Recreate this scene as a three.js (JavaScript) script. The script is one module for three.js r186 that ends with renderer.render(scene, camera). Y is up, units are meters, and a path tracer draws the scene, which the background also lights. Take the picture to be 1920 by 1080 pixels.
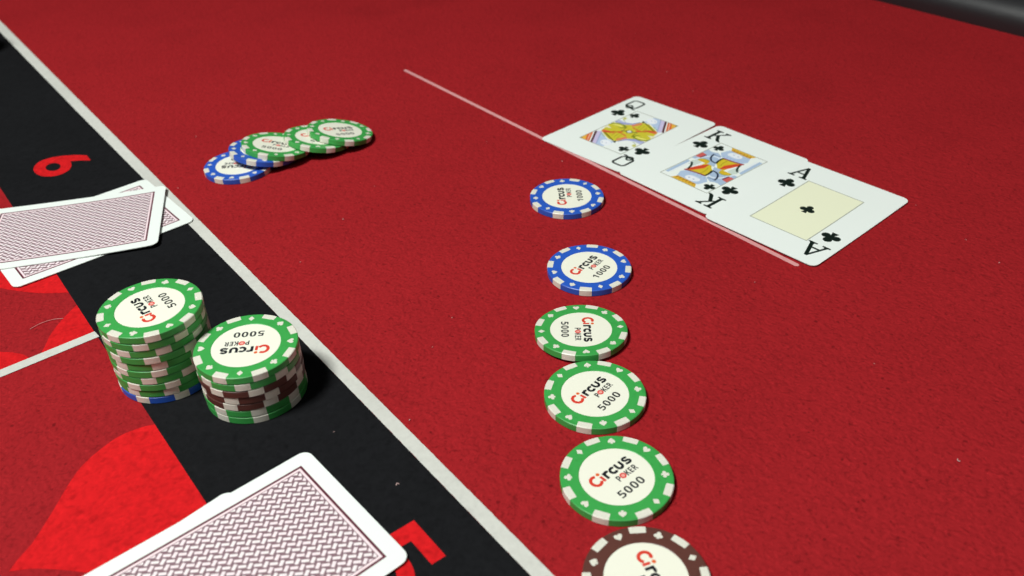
import * as THREE from 'three';
import { mergeGeometries } from 'three/addons/utils/BufferGeometryUtils.js';
import { RectAreaLightUniformsLib } from 'three/addons/lights/RectAreaLightUniformsLib.js';

// ---------------------------------------------------------------- camera, lamps, exposure
const scene = new THREE.Scene();
scene.background = new THREE.Color().setRGB(0.012, 0.011, 0.010);       // the dark room round the table
const camera = new THREE.PerspectiveCamera(36.55, 1024 / 576, 0.02, 20);
camera.position.set(0, 0.224, 0);
camera.rotation.order = 'YXZ';
camera.rotation.set(-0.6105, 0, -0.03205);
camera.focus = 0.37;
camera.userData.fStop = 12.5;

const renderer = new THREE.WebGLRenderer({ antialias: true });
renderer.toneMapping = THREE.LinearToneMapping;
renderer.toneMappingExposure = 1.0;
renderer.shadowMap.enabled = true;
renderer.shadowMap.type = THREE.PCFSoftShadowMap;
RectAreaLightUniformsLib.init();

const LAMPS = [   // position, aim, width, height, intensity, warm colour
  { at: [-0.66, 1.50, 0.13], aim: [0.0, 0, -0.34], w: 0.33, h: 0.33, power: 102, color: [0.97, 1.0, 0.965],
    label: 'unseen square lamp placed to light the poker table from the seat side' },  // out of view, placed to light the table and throw shadows to the right
  { at: [0.55, 2.05, 1.00], aim: [0.0, 0, -0.4], w: 1.3, h: 1.3, power: 0.8, color: [0.97, 1.0, 0.97],
    label: 'added wide fill light panel, unseen behind the viewer of the poker table' },  // added fill panel, lifts the shade on sides facing the camera
];

// ---------------------------------------------------------------- helpers
let seed = 20240611;
function rnd() { seed |= 0; seed = seed + 0x6D2B79F5 | 0; let t = Math.imul(seed ^ seed >>> 15, 1 | seed); t = t + Math.imul(t ^ t >>> 7, 61 | t) ^ t; return ((t ^ t >>> 14) >>> 0) / 4294967296; }
const rr = (a, b) => a + (b - a) * rnd();
const MM = 0.001, D2R = Math.PI / 180;
const taken = {};
function numbered(name) { const k = taken[name] = (taken[name] ?? -1) + 1; return k ? `${name}_${String(k).padStart(3, '0')}` : name; }
function thing(name, label, category, group) {
  const o = new THREE.Group(); o.name = numbered(name); o.userData = { label, category };
  if (group) o.userData.group = group;
  scene.add(o); return o;
}
function part(name, geometry, material, parent) {
  const m = new THREE.Mesh(geometry, material); m.name = name; m.castShadow = m.receiveShadow = true; parent.add(m); return m;
}
function canvasTex(w, h, draw, srgb = true) {
  const c = document.createElement('canvas'); c.width = w; c.height = h; draw(c.getContext('2d'), w, h);
  const t = new THREE.CanvasTexture(c); t.magFilter = THREE.LinearFilter; t.minFilter = THREE.LinearMipmapLinearFilter; t.anisotropy = 8;
  if (srgb) t.colorSpace = THREE.SRGBColorSpace; return t;
}
const lin = (r, g, b) => new THREE.Color().setRGB(r, g, b);

// ---------------------------------------------------------------- felt: fibres, pits and flecks (what the cloth is made of)
const FELT_TILE = 0.5;
function drawFelt(ctx, w, h, lo, hi, base, strength = 1) {
  ctx.fillStyle = `rgb(${base},${base},${base})`; ctx.fillRect(0, 0, w, h);
  // broad unevenness of the nap
  for (let i = 0; i < 260; i++) {
    const x = rr(0, w), y = rr(0, h), r = rr(30, 150), dark = rnd() < 0.5;
    for (const ox of [-w, 0, w]) for (const oy of [-h, 0, h]) {
      if (x + ox + r < 0 || x + ox - r > w || y + oy + r < 0 || y + oy - r > h) continue;
      const g = ctx.createRadialGradient(x + ox, y + oy, 0, x + ox, y + oy, r);
      g.addColorStop(0, dark ? 'rgba(0,0,0,0.02)' : 'rgba(255,255,255,0.03)'); g.addColorStop(1, 'rgba(0,0,0,0)');
      ctx.fillStyle = g; ctx.fillRect(x + ox - r, y + oy - r, 2 * r, 2 * r);
    }
  }
  // fibres lying every way
  for (let i = 0; i < 150000; i++) {
    const x = rr(0, w), y = rr(0, h), a = rr(0, 6.283), l = rr(2, 9), k = rr(-0.5, 0.5) * l, d = rnd() < 0.5;
    ctx.strokeStyle = d ? `rgba(${lo},${lo},${lo},${(strength * rr(0.08, 0.34)).toFixed(2)})` : `rgba(${hi},${hi},${hi},${(strength * rr(0.08, 0.34)).toFixed(2)})`;
    ctx.lineWidth = rr(0.9, 2.5); ctx.beginPath(); ctx.moveTo(x, y);
    const ex = x + Math.cos(a) * l, ey = y + Math.sin(a) * l;
    ctx.quadraticCurveTo((x + ex) / 2 - Math.sin(a) * k, (y + ey) / 2 + Math.cos(a) * k, ex, ey); ctx.stroke();
  }
  // tufts of the nap, about a millimetre across
  for (let i = 0; i < 60000; i++) {
    const x = rr(0, w), y = rr(0, h), a = rr(0, 6.283), l = rr(2, 8), d = rnd() < 0.5 ? lo : hi;
    ctx.strokeStyle = `rgba(${d},${d},${d},${(strength * rr(0.03, 0.12)).toFixed(2)})`; ctx.lineWidth = rr(2, 4.5); ctx.lineCap = 'round';
    ctx.beginPath(); ctx.moveTo(x, y); ctx.lineTo(x + Math.cos(a) * l, y + Math.sin(a) * l); ctx.stroke();
  }
  // pits where the nap is matted
  for (let i = 0; i < 6500; i++) {
    const x = rr(0, w), y = rr(0, h), r = Math.pow(rnd(), 3) * 2.4 + 0.9;
    ctx.fillStyle = `rgba(${lo},${lo},${lo},${(strength * rr(0.15, 0.6)).toFixed(2)})`;
    ctx.beginPath(); ctx.ellipse(x, y, r, r * rr(0.5, 1), rr(0, 3.14), 0, 6.283); ctx.fill();
  }
  // raised flecks
  for (let i = 0; i < 5200; i++) {
    const x = rr(0, w), y = rr(0, h), a = rr(0, 6.283), l = rr(1, 5);
    ctx.strokeStyle = `rgba(${hi},${hi},${hi},${(strength * rr(0.2, 0.7)).toFixed(2)})`; ctx.lineWidth = rr(1, 2);
    ctx.beginPath(); ctx.moveTo(x, y); ctx.lineTo(x + Math.cos(a) * l, y + Math.sin(a) * l); ctx.stroke();
  }
}
const feltMap = canvasTex(2048, 2048, (c, w, h) => drawFelt(c, w, h, 118, 252, 208, 0.85));
const feltBump = canvasTex(1024, 1024, (c, w, h) => drawFelt(c, w, h, 0, 255, 128), false);
const printMap = canvasTex(1024, 1024, (c, w, h) => drawFelt(c, w, h, 150, 255, 226, 0.6));
const paintMap = canvasTex(1024, 1024, (c, w, h) => drawFelt(c, w, h, 185, 255, 240, 0.25));
for (const t of [feltMap, feltBump, printMap, paintMap]) { t.wrapS = t.wrapT = THREE.RepeatWrapping; t.repeat.set(1 / FELT_TILE, 1 / FELT_TILE); }
function feltMat(color, map, bump = 0.0008) {
  return new THREE.MeshPhysicalMaterial({ color, map, roughness: 0.95, bumpMap: feltBump, bumpScale: bump, specularIntensity: 0.15 });
}
const M = {
  felt: feltMat(lin(0.51, 0.021, 0.027), feltMap),
  brightRed: feltMat(lin(0.86, 0.016, 0.020), printMap, 0.0003),
  black: feltMat(lin(0.0130, 0.0133, 0.0150), printMap, 0.0003),
  white: feltMat(lin(0.74, 0.74, 0.68), paintMap, 0.00008),
  pinkWhite: feltMat(lin(0.86, 0.40, 0.40), paintMap, 0.00008),
};

// ---------------------------------------------------------------- the table: local axes s (along the betting line) and n (across it)
const DX = 0.605, DZ = 0.796;
const sn = (s, n) => [(s * DX + n * DZ) * MM, (s * DZ - n * DX) * MM];      // to world x, z in metres
const shapeOf = pts => new THREE.Shape(pts.map(([x, z]) => new THREE.Vector2(x, -z)));
function flat(shape, y) { const g = new THREE.ShapeGeometry(shape, 24); g.rotateX(-Math.PI / 2); g.translate(0, y, 0); return g; }
const quadSN = (s0, s1, n0, n1) => shapeOf([sn(s0, n0), sn(s1, n0), sn(s1, n1), sn(s0, n1)]);
const wpts = a => a.map(([x, z]) => [x * MM, z * MM]);
function smooth(pts, n = 40) { return new THREE.CatmullRomCurve3(pts.map(([x, z]) => new THREE.Vector3(x, 0, z))).getPoints(n).map(p => [p.x, p.z]); }

const feltSlab = new THREE.ExtrudeGeometry(quadSN(-1500, 700, -420, 700), { depth: 0.02, bevelEnabled: false });
feltSlab.rotateX(-Math.PI / 2); feltSlab.translate(0, -0.02, 0);
const felt = new THREE.Mesh(feltSlab, M.felt); felt.name = 'table_felt'; felt.receiveShadow = felt.castShadow = true;
felt.userData = { kind: 'structure', label: 'red felt cloth of the poker table', }; scene.add(felt);
const Y1 = 0.00008, Y2 = 0.00016, Y3 = 0.00024;
part('printed_motif', flat(shapeOf([...smooth(wpts([[-134.4, -239.1], [-138.3, -238], [-145.3, -233.7], [-150, -227.3], [-153.8, -218.8], [-155.1, -210.4], [-155.5, -201.7], [-156.1, -192.9], [-157, -184.9], [-158.7, -179.3], [-159.4, -174.8]])),
  ...smooth(wpts([[-159.4, -174.8], [-152.9, -175.6], [-145.6, -175.1], [-139.2, -174.3], [-131.6, -172.8]])).slice(1), ...wpts([[-105, -160], [-90, -185], [-120, -232]])]), Y1), M.brightRed, felt);
part('printed_motif', flat(shapeOf([...smooth(wpts([[-198, -327.4], [-201.2, -327.6], [-214.2, -327.9], [-228.7, -331], [-235.6, -333.4], [-252, -342]])), ...wpts([[-250, -362], [-222, -372], [-196, -340]])]), Y1), M.brightRed, felt);
part('printed_motif', flat(shapeOf([...smooth(wpts([[-192.5, -320], [-194.1, -317.7], [-195.8, -310.3], [-196.8, -302.7], [-196.9, -295.2], [-196.1, -288.7], [-195.6, -282]])), ...wpts([[-174, -298.5], [-182, -320]])]), Y1), M.brightRed, felt);
part('printed_motif', flat(shapeOf([...smooth(wpts([[-250, -292], [-228, -287.5], [-213.6, -285.7], [-208.4, -285.1], [-202.6, -283.2], [-197.5, -279.5]])), ...wpts([[-208, -270.5], [-245, -241], [-275, -262]])]), Y1), M.brightRed, felt);
part('black_band', flat(quadSN(-1499, 699, 37.7, 103.4), Y2), M.black, felt);
{ // printed line whose edges follow the cloth fibres
  const a = [], b = [], inner = q => q < -600 ? 101.2 + 0.8 * (q + 1500) / 900 : q < -350 ? 102 + 1.4 * (q + 600) / 250 : 103.4;
  for (let q = -1499; q < 699; q += q > -800 && q < 40 ? 1.6 : 40) { a.push(sn(q, inner(q) + rr(-0.07, 0.07))); b.push(sn(q, 108.9 + rr(-0.07, 0.07))); }
  part('border_line', flat(shapeOf([...a, ...b.reverse()]), Y3), M.white, felt);
}
{ // seat divider: white line running off to the player's edge
  const a = [-208, -273.7], b = [-178.6, -297.6], c = [-175.2, -293.9], d = [-205.6, -268.5], e = [(a[0] - b[0]) / 37.9, (a[1] - b[1]) / 37.9];
  part('seat_divider', flat(shapeOf(wpts([b, c, [d[0] + e[0] * 250, d[1] + e[1] * 250], [a[0] + e[0] * 250, a[1] + e[1] * 250]])), Y3), M.white, felt);
}
{ // thin dealer line under the board cards, round ends
  const p0 = [-70.0, -590.8], p1 = [130.6, -331.4], L = Math.hypot(p1[0] - p0[0], p1[1] - p0[1]), ux = (p1[0] - p0[0]) / L, uz = (p1[1] - p0[1]) / L, w = 1.3, pts = [];
  for (let i = 0; i <= 8; i++) { const t = -Math.PI / 2 + Math.PI * i / 8; pts.push([p1[0] + w * (Math.cos(t) * ux - Math.sin(t) * uz), p1[1] + w * (Math.cos(t) * uz + Math.sin(t) * ux)]); }
  for (let i = 0; i <= 8; i++) { const t = Math.PI / 2 + Math.PI * i / 8; pts.push([p0[0] + w * (Math.cos(t) * ux - Math.sin(t) * uz), p0[1] + w * (Math.cos(t) * uz + Math.sin(t) * ux)]); }
  part('dealer_line', flat(shapeOf(wpts(pts)), Y1), M.pinkWhite, felt);
}
{ // seat numbers 6 and 5, read from the player's edge: glyph x = s, glyph y = n
  const el = (cs, cn, a, b, t0, t1, k) => Array.from({ length: k + 1 }, (_, i) => { const t = t0 + (t1 - t0) * i / k; return [cs + a * Math.cos(t), cn + b * Math.sin(t)]; });
  const six = [...el(-522, 67.4, 13.4, 9.9, Math.PI * 0.55, -Math.PI, 44), [-535.2, 71], [-533.2, 76], [-529.5, 82], [-524.2, 87.2], [-515.6, 87], [-520, 81.8], [-522.6, 77.2]];
  const sh = shapeOf(six.map(([s, n]) => sn(s, n)));
  sh.holes.push(new THREE.Path(el(-521.6, 67.6, 5.6, 3.9, 0, Math.PI * 2, 30).map(([s, n]) => sn(s, n)).map(([x, z]) => new THREE.Vector2(x, -z))));
  part('seat_number', flat(sh, Y3), M.brightRed, felt);
  const five = [[-172, 87.6], [-153.8, 87.6], [-153.8, 82.3], [-165.5, 82.3], [-165.6, 77.6], ...el(-161, 68, 13, 9.8, Math.PI * 0.5, -Math.PI * 0.72, 30), [-171.5, 65.5], ...el(-161, 68, 6.4, 4.6, -Math.PI * 0.72, Math.PI * 0.62, 24), [-172, 71.5]];
  part('seat_number', flat(shapeOf(five.map(([s, n]) => sn(s, n))), Y3), M.brightRed, felt);
}

// ---------------------------------------------------------------- padded rail
{
  const vinylBump = canvasTex(512, 512, (c, w, h) => {
    c.fillStyle = '#808080'; c.fillRect(0, 0, w, h);
    for (let i = 0; i < 6500; i++) { const v = rnd() < 0.5 ? 60 : 190; c.strokeStyle = `rgba(${v},${v},${v},0.35)`; c.lineWidth = rr(1, 3); const x = rr(0, w), y = rr(0, h); c.beginPath(); c.moveTo(x, y); c.lineTo(x + rr(-9, 9), y + rr(-9, 9)); c.stroke(); }
  }, false);
  vinylBump.wrapS = vinylBump.wrapT = THREE.RepeatWrapping; vinylBump.repeat.set(30, 3);
  const vinyl = new THREE.MeshPhysicalMaterial({ color: lin(0.016, 0.016, 0.018), roughness: 0.42, bumpMap: vinylBump, bumpScale: 0.00025, clearcoat: 0.2, clearcoatRoughness: 0.4 });
  const prof = [];   // across the rail: [n offset, y]
  for (let i = 0; i <= 40; i++) { const t = Math.PI * (1.15 - 1.3 * i / 40); prof.push([34 + 34 * Math.cos(t), 5 + 22 * Math.pow(Math.max(0, Math.sin(t)), 0.85) + (Math.sin(t) < 0 ? 40 * Math.sin(t) : 0)]); }
  const pos = [], uv = [], idx = [], NS = 60;
  for (let i = 0; i <= NS; i++) {
    const s = -1500 + 2200 * i / NS;
    prof.forEach(([o, y], j) => { const [x, z] = sn(s, 674 + o); pos.push(x, y * MM, z); uv.push(i / NS, j / 40); });
  }
  for (let i = 0; i < NS; i++) for (let j = 0; j < 40; j++) { const a = i * 41 + j, b = a + 41; idx.push(a, a + 1, b, b, a + 1, b + 1); }
  const g = new THREE.BufferGeometry(); g.setAttribute('position', new THREE.Float32BufferAttribute(pos, 3)); g.setAttribute('uv', new THREE.Float32BufferAttribute(uv, 2)); g.setIndex(idx); g.computeVertexNormals();
  vinyl.side = THREE.DoubleSide;
  const rail = thing('padded_rail', 'black padded vinyl armrest rail along the far edge of the red felt', 'table rail');
  part('cushion', g, vinyl, rail);
}

// ---------------------------------------------------------------- poker chips
const R = 19.1 * MM, T = 3.18 * MM, PROUD = 0.05 * MM, PITCH = 3.3 * MM, RI = 12.5 * MM;
const grime = canvasTex(256, 256, (c, w, h) => {
  c.fillStyle = '#f4f4f4'; c.fillRect(0, 0, w, h);
  for (let i = 0; i < 1600; i++) { const v = rnd() < 0.6 ? 205 : 255; c.fillStyle = `rgba(${v},${v},${v - 6},${rr(0.05, 0.3).toFixed(2)})`; c.beginPath(); c.ellipse(rr(0, w), rr(0, h), rr(0.5, 5), rr(0.5, 3), rr(0, 3), 0, 6.3); c.fill(); }
});
grime.wrapS = grime.wrapT = THREE.RepeatWrapping;
const scuff = canvasTex(256, 256, (c, w, h) => {
  c.fillStyle = '#888'; c.fillRect(0, 0, w, h);
  for (let i = 0; i < 2600; i++) { const v = rnd() < 0.5 ? 90 : 180; c.strokeStyle = `rgba(${v},${v},${v},0.3)`; c.lineWidth = rr(0.5, 1.6); const x = rr(0, w), y = rr(0, h), a = rr(0, 6.3), l = rr(1, 14); c.beginPath(); c.moveTo(x, y); c.lineTo(x + Math.cos(a) * l, y + Math.sin(a) * l); c.stroke(); }
}, false);
scuff.wrapS = scuff.wrapT = THREE.RepeatWrapping;
const plastic = color => new THREE.MeshPhysicalMaterial({ color, map: grime, roughness: 0.4, bumpMap: scuff, bumpScale: 0.00002, specularIntensity: 0.9 });
const CHIP = { green: lin(0.052, 0.40, 0.082), blue: lin(0.026, 0.115, 0.58), brown: lin(0.125, 0.043, 0.033) };
const chipMat = Object.fromEntries(Object.entries(CHIP).map(([k, c]) => [k, plastic(c)]));
const creamMat = plastic(lin(0.83, 0.81, 0.70));

function drawInlay(ctx, w, value) {
  const k = w / 26; ctx.fillStyle = '#efeedd'; ctx.fillRect(0, 0, w, w);
  for (let i = 0; i < 500; i++) { ctx.fillStyle = `rgba(190,185,160,${rr(0.02, 0.1).toFixed(2)})`; ctx.beginPath(); ctx.arc(rr(0, w), rr(0, w), rr(1, 4), 0, 6.3); ctx.fill(); }
  ctx.save(); ctx.translate(w / 2, w / 2); ctx.scale(k, k);
  const INK = '#17191f', RED = '#d8402f';
  ctx.lineCap = 'butt'; ctx.lineJoin = 'round';
  const arc = (x, y, rx, ry, a0, a1, lw, col) => { ctx.strokeStyle = col; ctx.lineWidth = lw; ctx.beginPath(); ctx.ellipse(x, y, rx, ry, 0, a0, a1); ctx.stroke(); };
  // round C with the i standing in its mouth
  arc(-6.75, -3.05, 1.8, 1.95, 0.55, Math.PI * 2 - 0.95, 1.15, RED);
  ctx.fillStyle = RED; ctx.fillRect(-4.75, -3.6, 1.0, 2.6);
  ctx.fillStyle = '#e2662f'; ctx.beginPath(); ctx.arc(-4.25, -4.85, 0.68, 0, 6.3); ctx.fill();
  // r c u s
  ctx.fillStyle = INK; ctx.fillRect(-3.1, -4.1, 1.05, 3.1);
  arc(-1.55, -2.75, 0.95, 1.0, Math.PI * 1.05, Math.PI * 1.8, 1.0, INK);
  arc(1.1, -2.55, 1.2, 1.15, 0.75, Math.PI * 2 - 0.75, 0.98, INK);
  ctx.strokeStyle = INK; ctx.lineWidth = 1.0; ctx.beginPath(); ctx.moveTo(3.0, -4.15); ctx.lineTo(3.0, -2.6); ctx.bezierCurveTo(3.0, -1.0, 5.2, -1.0, 5.2, -2.6); ctx.lineTo(5.2, -4.15); ctx.stroke();
  ctx.lineWidth = 0.92; ctx.beginPath(); ctx.moveTo(8.7, -3.55); ctx.bezierCurveTo(8.0, -4.25, 6.6, -4.1, 6.75, -3.3); ctx.bezierCurveTo(6.9, -2.4, 8.75, -2.85, 8.75, -1.95); ctx.bezierCurveTo(8.75, -1.1, 7.2, -1.2, 6.45, -1.75); ctx.stroke();
  // POKER with a round chip for the O
  ctx.fillStyle = INK; ctx.textBaseline = 'alphabetic'; ctx.textAlign = 'center';
  const letter = (ch, x, y, sx, size, weight) => { ctx.save(); ctx.translate(x, y); ctx.scale(sx * 0.1, 0.1); ctx.font = `${weight} ${size * 10}px sans-serif`; ctx.fillText(ch, 0, 0); ctx.restore(); };
  letter('P', -0.35, 2.55, 0.9, 3.5, 'bold');
  arc(1.75, 1.3, 0.92, 0.92, 0, 6.3, 0.62, '#dc4a44'); ctx.fillStyle = '#f0a79a'; ctx.beginPath(); ctx.arc(1.75, 1.3, 0.55, 0, 6.3); ctx.fill();
  ctx.fillStyle = INK;
  letter('K', 3.75, 2.55, 0.85, 3.5, 'bold'); letter('E', 5.55, 2.55, 0.85, 3.5, 'bold'); letter('R', 7.3, 2.55, 0.85, 3.5, 'bold');
  // value
  [...value].forEach((ch, i) => letter(ch, -4.6 + i * 3.0, 8.1, 1.15, 4.3, 'bold'));
  ctx.restore();
}
const inlayTex = v => canvasTex(640, 640, (c, w) => drawInlay(c, w, v));
const inlayMat = Object.fromEntries([['green', '5000'], ['blue', '1000'], ['brown', '']].map(([k, v]) => [k, new THREE.MeshPhysicalMaterial({ map: inlayTex(v), roughness: 0.42, specularIntensity: 0.7, bumpMap: scuff, bumpScale: 0.00001 })]));

const bodyGeo = new THREE.LatheGeometry([[0, 0.2], [12.75, 0.2], [12.95, 0.04], [18.82, 0.04], [19.1, 0.26], [19.1, 2.86], [18.82, 3.08], [12.95, 3.08], [12.75, 2.94], [0, 2.94]].map(([r, y]) => new THREE.Vector2(r * MM, y * MM)), 96).toNonIndexed();
bodyGeo.computeVertexNormals();
function creased(g, ang) { // flat-shade only sharp edges
  const p = g.attributes.position, n = g.attributes.normal, map = new Map(), key = i => [p.getX(i), p.getY(i), p.getZ(i)].map(v => Math.round(v * 1e7)).join();
  for (let i = 0; i < p.count; i++) { const k = key(i); if (!map.has(k)) map.set(k, []); map.get(k).push(new THREE.Vector3(n.getX(i), n.getY(i), n.getZ(i))); }
  const c = Math.cos(ang);
  for (let i = 0; i < p.count; i++) { const me = new THREE.Vector3(n.getX(i), n.getY(i), n.getZ(i)), s = new THREE.Vector3(); for (const o of map.get(key(i))) if (o.dot(me) > c) s.add(o); s.normalize(); n.setXYZ(i, s.x, s.y, s.z); }
  return g;
}
creased(bodyGeo, 0.2);
const inlayGeo = (() => { const g = new THREE.CircleGeometry(12.72 * MM, 72); const uv = g.attributes.uv, p = g.attributes.position; for (let i = 0; i < p.count; i++) uv.setXY(i, 0.5 + p.getX(i) / (26 * MM), 0.5 + p.getY(i) / (26 * MM)); g.rotateX(-Math.PI / 2); g.translate(0, 2.965 * MM, 0); return g; })();
const insertGeo = (() => { // block that wraps the rim, straight sided
  const prof = [[16.35, 3.02], [16.42, 3.13], [18.85, 3.13], [19.15, 2.88], [19.15, 0.24], [18.85, -0.01], [16.42, -0.01], [16.35, 0.1]];
  const K = 6, pos = [], idx = [], half = 2.75;
  for (let i = 0; i <= K; i++) prof.forEach(([r, y]) => { const f = -1 + 2 * i / K, z = f * half * (0.94 + 0.06 * (r - 16.35) / 2.8), x = r < 16.5 ? r : Math.sqrt(r * r - z * z); pos.push(x * MM, y * MM, z * MM); });
  const n = prof.length;
  for (let i = 0; i < K; i++) for (let j = 0; j < n; j++) { const a = i * n + j, b = i * n + (j + 1) % n, c = a + n, d = b + n; idx.push(a, c, b, b, c, d); }
  for (const [o, f] of [[0, 1], [K * n, -1]]) for (let j = 1; j < n - 1; j++) f > 0 ? idx.push(o, o + j, o + j + 1) : idx.push(o, o + j + 1, o + j);
  let g = new THREE.BufferGeometry(); g.setAttribute('position', new THREE.Float32BufferAttribute(pos, 3)); g.setIndex(idx); g = g.toNonIndexed();
  const p = g.attributes.position, uv = []; for (let i = 0; i < p.count; i++) uv.push(p.getX(i) * 60, p.getZ(i) * 60 + p.getY(i) * 30);
  g.setAttribute('uv', new THREE.Float32BufferAttribute(uv, 2)); g.computeVertexNormals(); return creased(g, 0.2);
})();
// suit marks, tip outwards (+x), moulded into the ring
function suitShape(kind) {
  const s = new THREE.Shape();
  if (kind === 'diamond') { s.moveTo(0, 1.25); s.lineTo(0.95, 0); s.lineTo(0, -1.25); s.lineTo(-0.95, 0); s.closePath(); }
  if (kind === 'heart') { s.moveTo(0, -1.15); s.bezierCurveTo(-0.5, -0.6, -1.25, -0.1, -1.15, 0.5); s.bezierCurveTo(-1.05, 1.2, -0.2, 1.15, 0, 0.6); s.bezierCurveTo(0.2, 1.15, 1.05, 1.2, 1.15, 0.5); s.bezierCurveTo(1.25, -0.1, 0.5, -0.6, 0, -1.15); }
  if (kind === 'spade') { s.moveTo(0, 1.2); s.bezierCurveTo(0.5, 0.65, 1.25, 0.2, 1.12, -0.4); s.bezierCurveTo(1.0, -0.95, 0.35, -0.85, 0.18, -0.5); s.lineTo(0.42, -1.2); s.lineTo(-0.42, -1.2); s.lineTo(-0.18, -0.5); s.bezierCurveTo(-0.35, -0.85, -1.0, -0.95, -1.12, -0.4); s.bezierCurveTo(-1.25, 0.2, -0.5, 0.65, 0, 1.2); }
  if (kind === 'club') {
    const pts = [[0.16, -0.35], [0.42, -1.15], [-0.42, -1.15], [-0.16, -0.35]];
    const ar = (cx, cy, r, a0, a1) => { for (let i = 0; i <= 9; i++) { const t = (a0 + (a1 - a0) * i / 9) * D2R; pts.push([cx + r * Math.cos(t), cy + r * Math.sin(t)]); } };
    ar(-0.66, -0.22, 0.56, -30, -290); ar(0, 0.66, 0.58, 215, -35); ar(0.66, -0.22, 0.56, 110, -150);
    pts.forEach(([x, y], i) => i ? s.lineTo(x, y) : s.moveTo(x, y)); s.closePath();
  }
  return s;
}
const suitGeo = Object.fromEntries(['spade', 'heart', 'club', 'diamond'].map(k => {
  const g = new THREE.ExtrudeGeometry(suitShape(k), { depth: 0.1, bevelEnabled: false, curveSegments: 5 });
  g.rotateX(-Math.PI / 2); g.rotateY(-Math.PI / 2); g.scale(MM * 1.15, MM, MM * 1.2); g.translate(16.35 * MM, 3.03 * MM, 0); return [k, g];
}));
const SUITS = ['spade', 'heart', 'club', 'diamond'];
// phase = where the first cream insert sits, text = direction the print reads, both degrees clockwise seen from above (x towards z)
function chip(colour, label, { x, z, y = 0, phase = 0, text = 0, suit = 0, tilt = 0, tiltDir = 0, group }) {
  const t = thing('poker_chip', label, 'poker chip', group);
  t.position.set(x * MM, y + PROUD, z * MM);
  const axis = new THREE.Vector3(Math.sin(tiltDir * D2R), 0, -Math.cos(tiltDir * D2R));   // tiltDir = the way the face leans down
  if (tilt) t.quaternion.setFromAxisAngle(axis, tilt * D2R);
  part('body', bodyGeo, chipMat[colour], t).rotation.y = rr(0, 6.28);
  for (let i = 0; i < 8; i++) part('edge_insert', insertGeo, creamMat, t).rotation.y = -(phase + 45 * i) * D2R;
  for (let i = 0; i < 8; i++) part('suit_mark', suitGeo[SUITS[(i + suit) % 4]], creamMat, t).rotation.y = -(phase + 22.5 + 45 * i) * D2R;
  part('printed_inlay', inlayGeo, inlayMat[colour], t).rotation.y = -text * D2R;
  return t;
}
// the row across the felt (suit: which suit follows the first insert)
chip('blue', 'blue 1000 chip lying alone beside the king of clubs', { x: 29.96, z: -397.5, phase: 17.5, text: -91, suit: 1 });
chip('blue', 'blue 1000 chip lying flat between another blue chip and a green chip', { x: 35.47, z: -330.64, phase: 10, text: -52, suit: 2 });
chip('green', 'green 5000 chip in the row, tipped up with its edge on another chip', { x: 27.9, z: -284.3, y: 0.1 * MM, phase: 20, text: 93, suit: 0, tilt: 4.4, tiltDir: -93 });
chip('green', 'green 5000 chip in the row with another green chip resting on its edge', { x: 29.88, z: -245.22, phase: 17.5, text: -48, suit: 3 });
chip('green', 'green 5000 chip in the row lying next to the brown chip', { x: 33.19, z: -203.56, phase: 22.5, text: -41, suit: 3 });
chip('brown', 'single brown chip at the end of the row on the red felt', { x: 37.3, z: -163.0, phase: -1, text: 70, suit: 0 });

// two stacks on the black band, listed from the top
const ORD = ['topmost', 'second', 'third', 'fourth', 'fifth', 'sixth', 'seventh', 'eighth', 'ninth', 'tenth'];
const BASE = Y2 + 0.00002;
function stack(rows, top, bottom, group, describe) {
  const n = rows.length;
  rows.forEach(([colour, phase, text], k) => {
    const f = n > 1 ? k / (n - 1) : 0, j = k ? 0.15 : 0;
    chip(colour, describe(colour, k, n), { x: top[0] + (bottom[0] - top[0]) * f + rr(-j, j), z: top[1] + (bottom[1] - top[1]) * f + rr(-j, j), y: BASE + (n - 1 - k) * PITCH, phase, text: text ?? rr(-180, 180), suit: k ? Math.floor(rr(0, 4)) : (n === 10 ? 1 : 2), group });
  });
}
stack([['green', 25.5, -129], ['green', 40], ['green', 18], ['green', 33], ['green', 27], ['green', 30], ['green', 44], ['green', 20], ['green', 24], ['blue', 14]], [-136.9, -268.3], [-137.6, -269.3], 'chips in the taller stack',
  (c, k, n) => k === 0 ? 'green 5000 chip, topmost of the taller stack on the black band' : k === n - 1 ? 'blue chip at the bottom of the taller stack of green chips' : `green chip, ${ORD[k]} from the top of the taller stack`);
stack([['green', 17, 176], ['green', 38], ['brown', 25], ['brown', 10], ['brown', 13], ['green', 28], ['green', 28]], [-99.7, -255.8], [-99.9, -256.5], 'chips in the shorter stack',
  (c, k, n) => k === 0 ? 'green 5000 chip, topmost of the shorter stack with brown chips in it' : k === n - 1 ? 'green chip at the bottom of the shorter stack with brown chips' : `${c} chip, ${ORD[k]} from the top of the shorter mixed stack`);

// unseen chip stack, out of view on the left, placed to shade the cloth there
stack(Array.from({ length: 13 }, () => ['green', rr(0, 45), rr(-180, 180)]), [-411, -643], [-411.5, -643.5], 'chips in the unseen stack beyond the left edge',
  (c, k) => `green chip, ${['topmost', 'second', 'third', 'fourth', 'fifth', 'sixth', 'seventh', 'eighth', 'ninth', 'tenth', 'eleventh', 'twelfth', 'thirteenth'][k]} in the unseen stack placed to shade the cloth past the six`);

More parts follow.
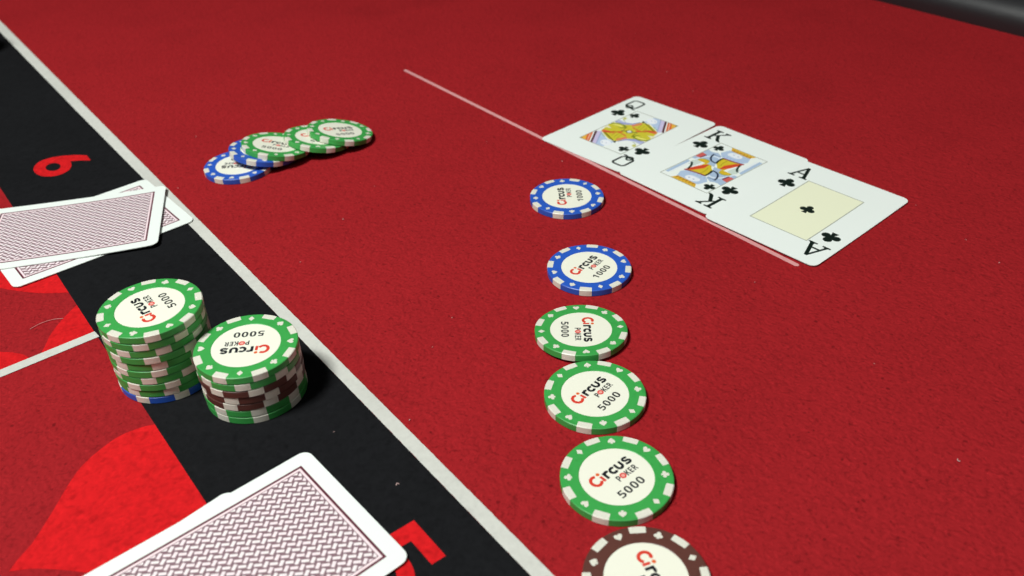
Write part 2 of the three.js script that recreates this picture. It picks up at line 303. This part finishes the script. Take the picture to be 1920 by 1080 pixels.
// the toppled pile: blue chip flat on the felt, the others lean on one another
{
  const g = 'chips in the toppled pile', dir = -32;
  const lean = (x, z, edgeH, tilt) => ({ x, z, y: edgeH * MM + Math.sin(tilt * D2R) * R, tilt, tiltDir: dir, group: g });
  chip('blue', 'blue 1000 chip lying flat at the bottom of the toppled pile', { x: -152, z: -446.5, phase: 22, text: 178, suit: 0, group: g });
  chip('blue', 'blue chip leaning between a flat blue chip and a green chip in the toppled pile', { ...lean(-139.8, -455.8, 0, 11.5), phase: 8, text: 150, suit: 1 });
  chip('green', 'green 5000 chip leaning on a blue chip in the toppled pile', { ...lean(-133.3, -459.4, 1.6, 11.5), phase: 10, text: 6, suit: 2 });
  chip('green', 'green chip half covered by another green chip in the toppled pile', { ...lean(-111.5, -471, 0.1, 11.5), phase: 12, text: -25, suit: 0 });
  chip('green', 'green 5000 chip lying uppermost at the end of the toppled pile', { ...lean(-99.3, -478.5, 0.1, 12.5), phase: 20, text: -36, suit: 3 });
}

// ---------------------------------------------------------------- playing cards
const CW = 63, CH = 88, CT = 0.30, CR = 3.6;
function cardGrid(lift, y0, side) { // sheet with round corners; lift(x, y) in mm bends it; card x right, y up
  const rows = [], NX = 20;
  for (let i = 0; i <= 8; i++) rows.push(CR * (1 - Math.cos(i / 8 * Math.PI / 2)));
  for (let i = 1; i < 24; i++) rows.push(CR + (CH - 2 * CR) * i / 24);
  for (let i = 8; i >= 0; i--) rows.push(CH - CR * (1 - Math.cos(i / 8 * Math.PI / 2)));
  const pos = [], uv = [], idx = [];
  for (const y of rows) {
    const d = Math.min(y, CH - y), ins = d < CR ? CR - Math.sqrt(Math.max(0, CR * CR - (CR - d) * (CR - d))) : 0;
    for (let j = 0; j <= NX; j++) { const x = ins + (CW - 2 * ins) * j / NX; pos.push((x - CW / 2) * MM, (lift(x, y) + y0) * MM, -(y - CH / 2) * MM); uv.push(x / CW, y / CH); }
  }
  const W = NX + 1;
  for (let i = 0; i < rows.length - 1; i++) for (let j = 0; j < NX; j++) { const a = i * W + j, b = a + 1, c = a + W, d = c + 1; side ? idx.push(a, b, c, b, d, c) : idx.push(a, c, b, b, c, d); }
  const g = new THREE.BufferGeometry(); g.setAttribute('position', new THREE.Float32BufferAttribute(pos, 3)); g.setAttribute('uv', new THREE.Float32BufferAttribute(uv, 2)); g.setIndex(idx); g.computeVertexNormals();
  const ring = []; for (let j = 0; j <= NX; j++) ring.push(j); for (let i = 1; i < rows.length; i++) ring.push(i * W + NX); for (let j = NX - 1; j >= 0; j--) ring.push((rows.length - 1) * W + j); for (let i = rows.length - 2; i > 0; i--) ring.push(i * W);
  g.userData.ring = ring; return g;
}
function cardStock(lift) {
  const top = cardGrid(lift, CT, true), bot = cardGrid(lift, 0, false), ring = top.userData.ring, pos = [], uv = [], idx = [];
  ring.forEach(i => { for (const g of [top, bot]) { pos.push(g.attributes.position.getX(i), g.attributes.position.getY(i), g.attributes.position.getZ(i)); uv.push(g.attributes.uv.getX(i), g.attributes.uv.getY(i)); } });
  for (let k = 0; k < ring.length; k++) { const a = 2 * k, b = 2 * ((k + 1) % ring.length); idx.push(a, a + 1, b, b, a + 1, b + 1); }
  const s = new THREE.BufferGeometry(); s.setAttribute('position', new THREE.Float32BufferAttribute(pos, 3)); s.setAttribute('uv', new THREE.Float32BufferAttribute(uv, 2)); s.setIndex(idx); s.computeVertexNormals();
  for (const g of [top, bot]) g.userData = {};
  return mergeGeometries([top, bot, s]);
}
const PX = 15, PAPER = '#edf3ee';
const club = (c, x, y, s, flip) => { // centre, overall height; y up in card mm
  c.save(); c.translate(x, y); c.scale(s / 10, (flip ? -1 : 1) * s / 10); c.fillStyle = '#15211c';
  for (const [a, b] of [[0, 2.3], [-2.55, -0.9], [2.55, -0.9]]) { c.beginPath(); c.arc(a, b, 2.1, 0, 6.3); c.fill(); }
  c.fillRect(-0.8, -2.2, 1.6, 3.4); c.beginPath(); c.moveTo(-0.4, -0.8); c.lineTo(0.4, -0.8); c.lineTo(1.7, -5); c.lineTo(-1.7, -5); c.fill(); c.restore();
};
const poly = (c, pts, fill, stroke, lw) => { c.beginPath(); pts.forEach(([x, y], i) => i ? c.lineTo(x, y) : c.moveTo(x, y)); c.closePath(); if (fill) { c.fillStyle = fill; c.fill(); } if (stroke) { c.strokeStyle = stroke; c.lineWidth = lw; c.stroke(); } };
const stroke = (c, pts, col, lw) => { c.beginPath(); c.moveTo(...pts[0]); if (pts.length === 3) c.quadraticCurveTo(...pts[1], ...pts[2]); else if (pts.length === 4) c.bezierCurveTo(...pts[1], ...pts[2], ...pts[3]); else pts.slice(1).forEach(p => c.lineTo(...p)); c.strokeStyle = col; c.lineWidth = lw; c.stroke(); };
const oval = (c, x, y, a, b, r, fill) => { c.beginPath(); c.ellipse(x, y, a, b, r, 0, 6.3); c.fillStyle = fill; c.fill(); };
function index(c, ch) {
  const one = () => {
    if (ch === 'Q') {
      c.strokeStyle = '#15211c'; c.lineJoin = 'round'; c.lineWidth = 1.35; c.beginPath(); c.roundRect(4.6, 71.2, 8.2, 10.4, 2.2); c.stroke();
      c.lineWidth = 1.5; stroke(c, [[4.7, 73], [4.7, 80]], '#15211c', 1.2); stroke(c, [[12.7, 73], [12.7, 80]], '#15211c', 1.2);
      c.lineWidth = 1.3; c.beginPath(); c.ellipse(8.0, 71.6, 1.7, 2.0, 0, 0, 6.3); c.stroke(); stroke(c, [[9, 72.2], [10.4, 69.2], [13.6, 69.8]], '#15211c', 1.3);
    } else { c.save(); c.translate(8.7, 69.3); c.scale(1, -1); c.font = `160px serif`; const w = c.measureText(ch).width; c.scale(11.2 / w, 0.109); c.fillStyle = '#15211c'; c.strokeStyle = '#15211c'; c.lineWidth = 3.2; c.strokeText(ch, -w / 2, 0); c.textAlign = 'center'; c.textBaseline = 'alphabetic'; c.fillText(ch, 0, 0); c.restore(); }
    club(c, 8.9, 60.3, 10.4);
  };
  one(); c.save(); c.translate(CW, CH); c.rotate(Math.PI); one(); c.restore();
}
function king(c) { // upper half, origin in the middle of the frame
  poly(c, [[-16, -2], [-16, 14], [-10, 15.5], [-5.5, 13], [-3.4, 9], [-1.5, 3], [1, -2]], '#aabfd8');
  stroke(c, [[-13, -1], [-12.5, 8], [-7, 12.8], [-3.4, 9.4]], '#d6e2ee', 1.5);
  poly(c, [[-6.5, 22.4], [-8.5, 16.5], [-5, 12.5], [2, 12], [8, 14], [9.5, 17], [7.5, 22.4]], '#b2c6e0');
  oval(c, -0.4, 18.8, 4.4, 2.9, 0.1, '#e9eef4'); oval(c, -1.4, 19.2, 0.6, 0.4, 0, '#9aa3c0'); oval(c, 1.6, 19.2, 0.6, 0.4, 0, '#9aa3c0'); stroke(c, [[-3, 16.6], [0, 15.6], [3, 16.8]], '#c9d6e8', 0.8);
  for (let i = 0; i < 5; i++) stroke(c, [[-5 + i * 2.4, 15.4], [-4.6 + i * 2.4, 13.6], [-3.6 + i * 2.2, 12.6]], '#9db3d2', 0.35);
  poly(c, [[-8, 26.1], [9, 26.1], [6.8, 21.9], [-5.6, 22.3]], '#dcae35'); for (let i = 0; i < 6; i++) { poly(c, [[-5.4 + i * 2.2, 22.4], [-4.4 + i * 2.2, 24.8], [-3.6 + i * 2.2, 22.4]], '#b77f22'); oval(c, -4.6 + i * 2.2, 25.3, 0.4, 0.3, 0, '#f0d273'); }
  poly(c, [[-3.1, 11.8], [9.4, 13.8], [6.5, 7], [6.2, -1], [2.8, -1.4], [0.4, 2], [-2.1, 4.2]], '#d4bd33');
  poly(c, [[9.6, 13.9], [6.0, 11.6], [2.8, 5], [3.6, -0.6], [6.4, 3.4]], '#dc5230'); stroke(c, [[3.4, 0.4], [4.4, 6], [8.4, 12.6]], '#b23a2c', 0.4);
  stroke(c, [[-3.1, 11.8], [3, 11.8], [9.5, 13.9]], '#8e2f48', 1.1); stroke(c, [[0.6, 10.8], [0, 7], [1.6, 3.4]], '#a99a28', 0.5);
  stroke(c, [[-3.1, 11.9], [-3.3, 7.4], [-2.0, 4.2]], '#1d2b26', 1.15); stroke(c, [[-9.8, 12.2], [-9, 6.2], [-5.4, 3.4], [-2.0, 4.2]], '#29344c', 1.05); stroke(c, [[-9.8, 12.2], [-7.4, 11.2], [-5, 12.2]], '#5d6d8e', 0.5);
  poly(c, [[8.6, 7], [12, 7.6], [13.6, 2.4], [11.4, -1], [8, 1]], '#ccdad0'); stroke(c, [[8.6, 12], [9.4, 6.4], [12.6, 4.2]], '#20332b', 1.2);
  poly(c, [[13.4, 22.6], [15.4, 22.6], [15.6, 3.4], [13.6, 4]], '#a9c0da'); stroke(c, [[12.6, 21], [12.6, 5]], '#e6ecf0', 0.9);
  poly(c, [[-16, 9.4], [-12.4, 8.6], [-13, 3.2], [-16, 3]], '#d0605a'); poly(c, [[-12.4, 8.6], [-11.5, 8], [-12.2, 3], [-13, 3.2]], '#6a3358');
  oval(c, -8.3, 0.9, 3.3, 2.8, 0.3, '#d8b42e'); c.beginPath(); c.ellipse(-8.3, 0.9, 3.5, 3.0, 0.3, 0.4, 3.6); c.strokeStyle = '#7f9c5a'; c.lineWidth = 0.5; c.stroke();
}
function queen(c) {
  poly(c, [[-4, 14.6], [2, 16], [7, 13.6], [13.5, 10], [14.6, 4], [16, 0], [16, -3], [-16, -3], [-16, 3.4], [-12, 5.4], [-7, 7.4]], '#cfc43a');
  poly(c, [[-16, 9], [-11, 8.4], [-6.4, 10], [-3.8, 14.8], [-4.4, 9], [-9, 5.4], [-16, 5]], '#b3bbdd'); stroke(c, [[-16, 5.2], [-9, 5.2], [-5.4, 8.4], [-3.4, 14.6]], '#7775b2', 0.7);
  oval(c, -11, 1.6, 4.8, 2.7, 0.35, '#d9d045'); c.beginPath(); c.ellipse(-11, 1.6, 4.9, 2.9, 0.35, 0, 6.3); c.strokeStyle = '#7d8c2c'; c.lineWidth = 1.1; c.stroke(); stroke(c, [[-14, 1.4], [-11, 3.2], [-8, 2.8]], '#f2ec86', 1.0); stroke(c, [[-14, 0], [-11, 1.2], [-8.4, 1]], '#a7a433', 0.45);
  poly(c, [[-5.2, 8.2], [-2.2, 14.6], [-0.8, 12.6], [-3.2, 6.4]], '#e08260'); poly(c, [[4, 7.6], [12, 11.4], [13.6, 8], [9, 7]], '#dd7048');
  stroke(c, [[-0.9, 15.8], [4.6, 13.2], [10.3, 10.4]], '#7d7b18', 1.1); stroke(c, [[2.6, 2.8], [6.8, 6.4], [11.2, 10.4]], '#d0502f', 1.5);
  stroke(c, [[-2.4, 6], [2, 4.4], [6, 5.2]], '#d8683f', 1.0); stroke(c, [[-6, 4.6], [-4, 1.4], [-5, -2]], '#8f8c26', 0.9);
  poly(c, [[11, 3.4], [16, 5.4], [16, 1.2]], '#e9e6c0');
  for (let i = 0; i < 4; i++) stroke(c, [[-1 + i * 2.6, 13 - i * 0.9], [0.4 + i * 2.4, 9 - i * 0.6], [1 + i * 2.2, 4.8]], '#aaa125', 0.4);
  poly(c, [[-1.6, 25.4], [3.4, 26.1], [13.4, 10.4], [9, 13], [3, 16.6], [-2.6, 17]], '#b8cbe6'); stroke(c, [[6, 15], [9, 13.6], [12.4, 12]], '#9fbfa6', 0.8);
  oval(c, 0.4, 20.6, 4.0, 3.1, -0.55, '#eef2f7'); oval(c, 2.2, 21.6, 0.6, 0.4, 0, '#9da8c8'); oval(c, 0.0, 20.8, 0.5, 0.35, 0, '#a5adc8'); poly(c, [[-4, 17.6], [-2.6, 14.6], [-0.8, 16.2]], '#252d20');
  stroke(c, [[4.6, 26], [13.4, 11.2]], '#cdc3e4', 2.6); stroke(c, [[3.4, 25.6], [12, 11.4]], '#93a3cc', 0.5); stroke(c, [[6.9, 26], [15.2, 12.4]], '#4d142a', 1.3);
  poly(c, [[8.4, 26.1], [16, 26.1], [16, 14]], '#de6a34'); poly(c, [[11.4, 26.1], [16, 26.1], [16, 19.4]], '#ecb445'); poly(c, [[14.2, 26.1], [16, 26.1], [16, 23.6]], '#8d8a33'); stroke(c, [[10.4, 25.4], [15.4, 17.4]], '#f1d7c8', 0.4);
  oval(c, -14.2, 12.6, 1.3, 1.9, 0.4, '#d6d68c'); oval(c, -14.2, 12.6, 0.6, 0.9, 0.4, '#b3b452'); stroke(c, [[-14, 11], [-12.4, 9.6], [-10.4, 9]], '#8a9a6a', 0.4);
  oval(c, 0, 0, 1.8, 1.6, 0, '#e6ede2'); c.beginPath(); c.ellipse(0, 0, 1.8, 1.6, 0, 0, 6.3); c.strokeStyle = '#30493a'; c.lineWidth = 0.6; c.stroke(); stroke(c, [[1.8, 0.6], [3.2, 1.2], [4.6, 2.2]], '#355843', 0.8);
}
function faceTex(kind) {
  return canvasTex(CW * PX, CH * PX, (c, w, h) => {
    c.fillStyle = PAPER; c.fillRect(0, 0, w, h); c.setTransform(PX, 0, 0, -PX, 0, h);
    index(c, kind);
    const bx = 15.9, by = 17.3, bw = 31.9, bh = 52.2;
    if (kind === 'A') { c.fillStyle = '#eef0d2'; c.fillRect(bx, by, bw, bh); club(c, 32, 43.6, 8.4); }
    else {
      c.save(); c.beginPath(); c.rect(bx, by, bw, bh); c.clip(); c.translate(bx + bw / 2, by + bh / 2);
      for (const a of [0, Math.PI]) { c.save(); c.rotate(a); c.beginPath(); c.rect(-17, -0.05, 34, 30); c.clip(); (kind === 'K' ? king : queen)(c); c.restore(); }
      for (const a of [0, Math.PI]) { c.save(); c.rotate(a); oval(c, -12.6, 20, 5.2, 6.4, 0, PAPER); club(c, -12.6, 20.2, 7.4); c.restore(); }
      c.restore();
    }
    c.strokeStyle = '#a1a598'; c.lineWidth = 0.5; c.strokeRect(bx, by, bw, bh);
  });
}
const backTex = canvasTex(CW * PX, CH * PX, (c, w, h) => {
  c.fillStyle = PAPER; c.fillRect(0, 0, w, h); c.setTransform(PX, 0, 0, -PX, 0, h);
  c.fillStyle = '#632c3a'; c.fillRect(5.5, 5.5, CW - 11, CH - 11);
  c.fillStyle = '#f6e2e6'; c.fillRect(6.35, 6.35, CW - 12.7, CH - 12.7);
  c.fillStyle = '#866870'; c.fillRect(7.25, 7.25, CW - 14.5, CH - 14.5);
  c.save(); c.beginPath(); c.rect(7.45, 7.45, CW - 14.9, CH - 14.9); c.clip();
  const pu = 2.85, pv = 3.9, tip = [0.86, -0.52];
  for (let j = -1; j < 24; j++) for (let i = -1; i < 24; i++) for (const [ox, oy, a, bl, bw] of [[0, 0, 55, 2.5, 1.12], [-1.42, -1.95, 128, 2.3, 1.2]]) {
    c.save(); c.translate(4.5 + i * pu + ox, 4.5 + j * pv + oy); c.rotate(a * D2R); c.fillStyle = (i + j) % 2 ? '#f3e4e8' : '#f2e8ea'; c.beginPath(); c.roundRect(-bl / 2, -bw / 2, bl, bw, 0.25); c.fill(); c.restore();
  }
  c.restore();
});
const cardMat = map => new THREE.MeshPhysicalMaterial({ map, roughness: 0.38, specularIntensity: 0.55, bumpMap: scuff, bumpScale: 0.000006 });
const stockMat = new THREE.MeshPhysicalMaterial({ color: lin(0.78, 0.80, 0.77), roughness: 0.5 });
const FACE = { A: cardMat(faceTex('A')), K: cardMat(faceTex('K')), Q: cardMat(faceTex('Q')), back: cardMat(backTex) };
// (x, z) centre in mm, a = direction of the card's long axis (from its foot to its head) in the x-z plane
function card(kind, label, x, z, a, lift, group) {
  const t = thing('playing_card', label, 'playing card', group);
  t.position.set(x * MM, 0, z * MM); t.rotation.y = -a - Math.PI / 2;
  part('card_stock', cardStock(lift), stockMat, t);
  part('printed_face', (() => { const g = cardGrid(lift, CT + 0.02, true); g.userData = {}; return g; })(), FACE[kind], t);
  return t;
}
const arch = (x, y, k) => k * (((x - CW / 2) / 31.5) ** 2);
card('Q', 'queen of clubs lying face up beside the king', 73.0, -478.2, -0.7381, (x, y) => 0.35 + 0.1 * ((y - 44) / 44) ** 2, 'board cards');
card('K', 'king of clubs lying face up between the queen and the ace', 113.4, -429.2, -0.690, (x, y) => 0.4 + 0.44 * (1 - x / CW) + 0.1 * ((y - 44) / 44) ** 2, 'board cards');
card('A', 'ace of clubs lying face up with a pale yellow panel', 150.1, -380.1, -0.7166, (x, y) => 0.42 + 0.52 * (1 - x / CW) + 0.35 * ((y - 44) / 44) ** 2, 'board cards');
card('back', 'face-down card partly under another card beside the seat number six', -214.8, -383.6, -0.7071, (x, y) => 0.45 + 0.3 * ((y - 44) / 44) ** 2);
card('back', 'face-down card lying crosswise on top of another near the number six', -222, -384, -0.235, (x, y) => 1.15 + 1.1 * Math.max(0, (y - 44) / 44) ** 2 + 0.4 * Math.max(0, (44 - y) / 44) ** 2);
card('back', 'face-down card mostly hidden under another beside the seat number five', -106.2, -151.7, -0.80, (x, y) => 0.45);
card('back', 'face-down card lying on top of another and covering part of the number five', -87.8, -169.75, -0.7043, (x, y) => 0.9 + 0.25 * ((y - 44) / 44) ** 2);

// ---------------------------------------------------------------- lint and a hair on the cloth
{
  const tube = (pts, r, seg = 14) => new THREE.TubeGeometry(new THREE.CatmullRomCurve3(pts.map(p => new THREE.Vector3(...p).multiplyScalar(MM))), seg, r * MM, 5);
  const hair = thing('hair_strand', 'pale curved hair lying on the red felt beside a red print', 'hair');
  part('strand', tube([[-207.5, 0.25, -300.6], [-204.5, 0.5, -304.0], [-200.5, 0.5, -306.6], [-196.0, 0.3, -307.6]], 0.10, 20), new THREE.MeshStandardMaterial({ color: lin(0.62, 0.34, 0.32), roughness: 0.6 }), hair);
  const geos = [];
  const spots = [[151, -208.8], [-41.5, -205], [108, -345 + 27]];
  for (let i = 0; i < 24; i++) { const s = rr(-520, -120), n = rr(112, 520); const [x, z] = sn(s, n); spots.push([x / MM, z / MM]); }
  for (let i = 0; i < 5; i++) { const [x, z] = sn(rr(-430, -150), rr(42, 100)); spots.push([x / MM, z / MM]); }
  spots.forEach(([x, z], i) => { const a = rr(0, 6.28), l = i < 2 ? 1.2 : rr(0.35, 1.0), b = rr(-0.6, 0.6); geos.push(tube([[x, 0.35, z], [x + Math.cos(a) * l * 0.5 - Math.sin(a) * b * l, 0.35 + rr(0.05, 0.25), z + Math.sin(a) * l * 0.5 + Math.cos(a) * b * l], [x + Math.cos(a) * l, 0.33, z + Math.sin(a) * l]], i < 2 ? 0.17 : rr(0.06, 0.12), 6)); });
  const lint = new THREE.Mesh(mergeGeometries(geos), new THREE.MeshStandardMaterial({ color: lin(0.62, 0.42, 0.40), roughness: 0.9 }));
  lint.name = 'lint'; lint.castShadow = lint.receiveShadow = true; lint.userData = { kind: 'stuff', label: 'tiny specks of lint scattered over the felt', category: 'lint' }; scene.add(lint);
}

// ---------------------------------------------------------------- unseen lamps: one lighting the table from the left, one added fill panel
for (const l of LAMPS) {
  const t = thing('unseen_lamp', l.label, 'lamp');
  t.position.set(...l.at); t.lookAt(...l.aim);
  const w = l.w, h = l.h, rim = 0.02;
  const box = (a, b, c, x, y, z) => { const g = new THREE.BoxGeometry(a, b, c); g.translate(x, y, z); return g; };
  part('housing', mergeGeometries([box(w + 2 * rim, h + 2 * rim, 0.03, 0, 0, -0.035), box(rim, h + 2 * rim, 0.025, -(w + rim) / 2, 0, -0.0075), box(rim, h + 2 * rim, 0.025, (w + rim) / 2, 0, -0.0075), box(w, rim, 0.025, 0, (h + rim) / 2, -0.0075), box(w, rim, 0.025, 0, -(h + rim) / 2, -0.0075)]), new THREE.MeshStandardMaterial({ color: lin(0.3, 0.3, 0.3), roughness: 0.5 }), t);
  part('diffuser', box(w - 0.002, h - 0.002, 0.006, 0, 0, -0.012), new THREE.MeshStandardMaterial({ color: lin(0.8, 0.8, 0.8), emissive: lin(...l.color), emissiveIntensity: Math.min(2, l.power * 0.3), roughness: 0.6 }), t);
  const a = new THREE.RectAreaLight(lin(...l.color), l.power, w * 0.98, h * 0.98);
  a.position.set(...l.at); a.lookAt(...l.aim); a.name = 'unseen_lamp_light'; scene.add(a);
}

renderer.render(scene, camera);
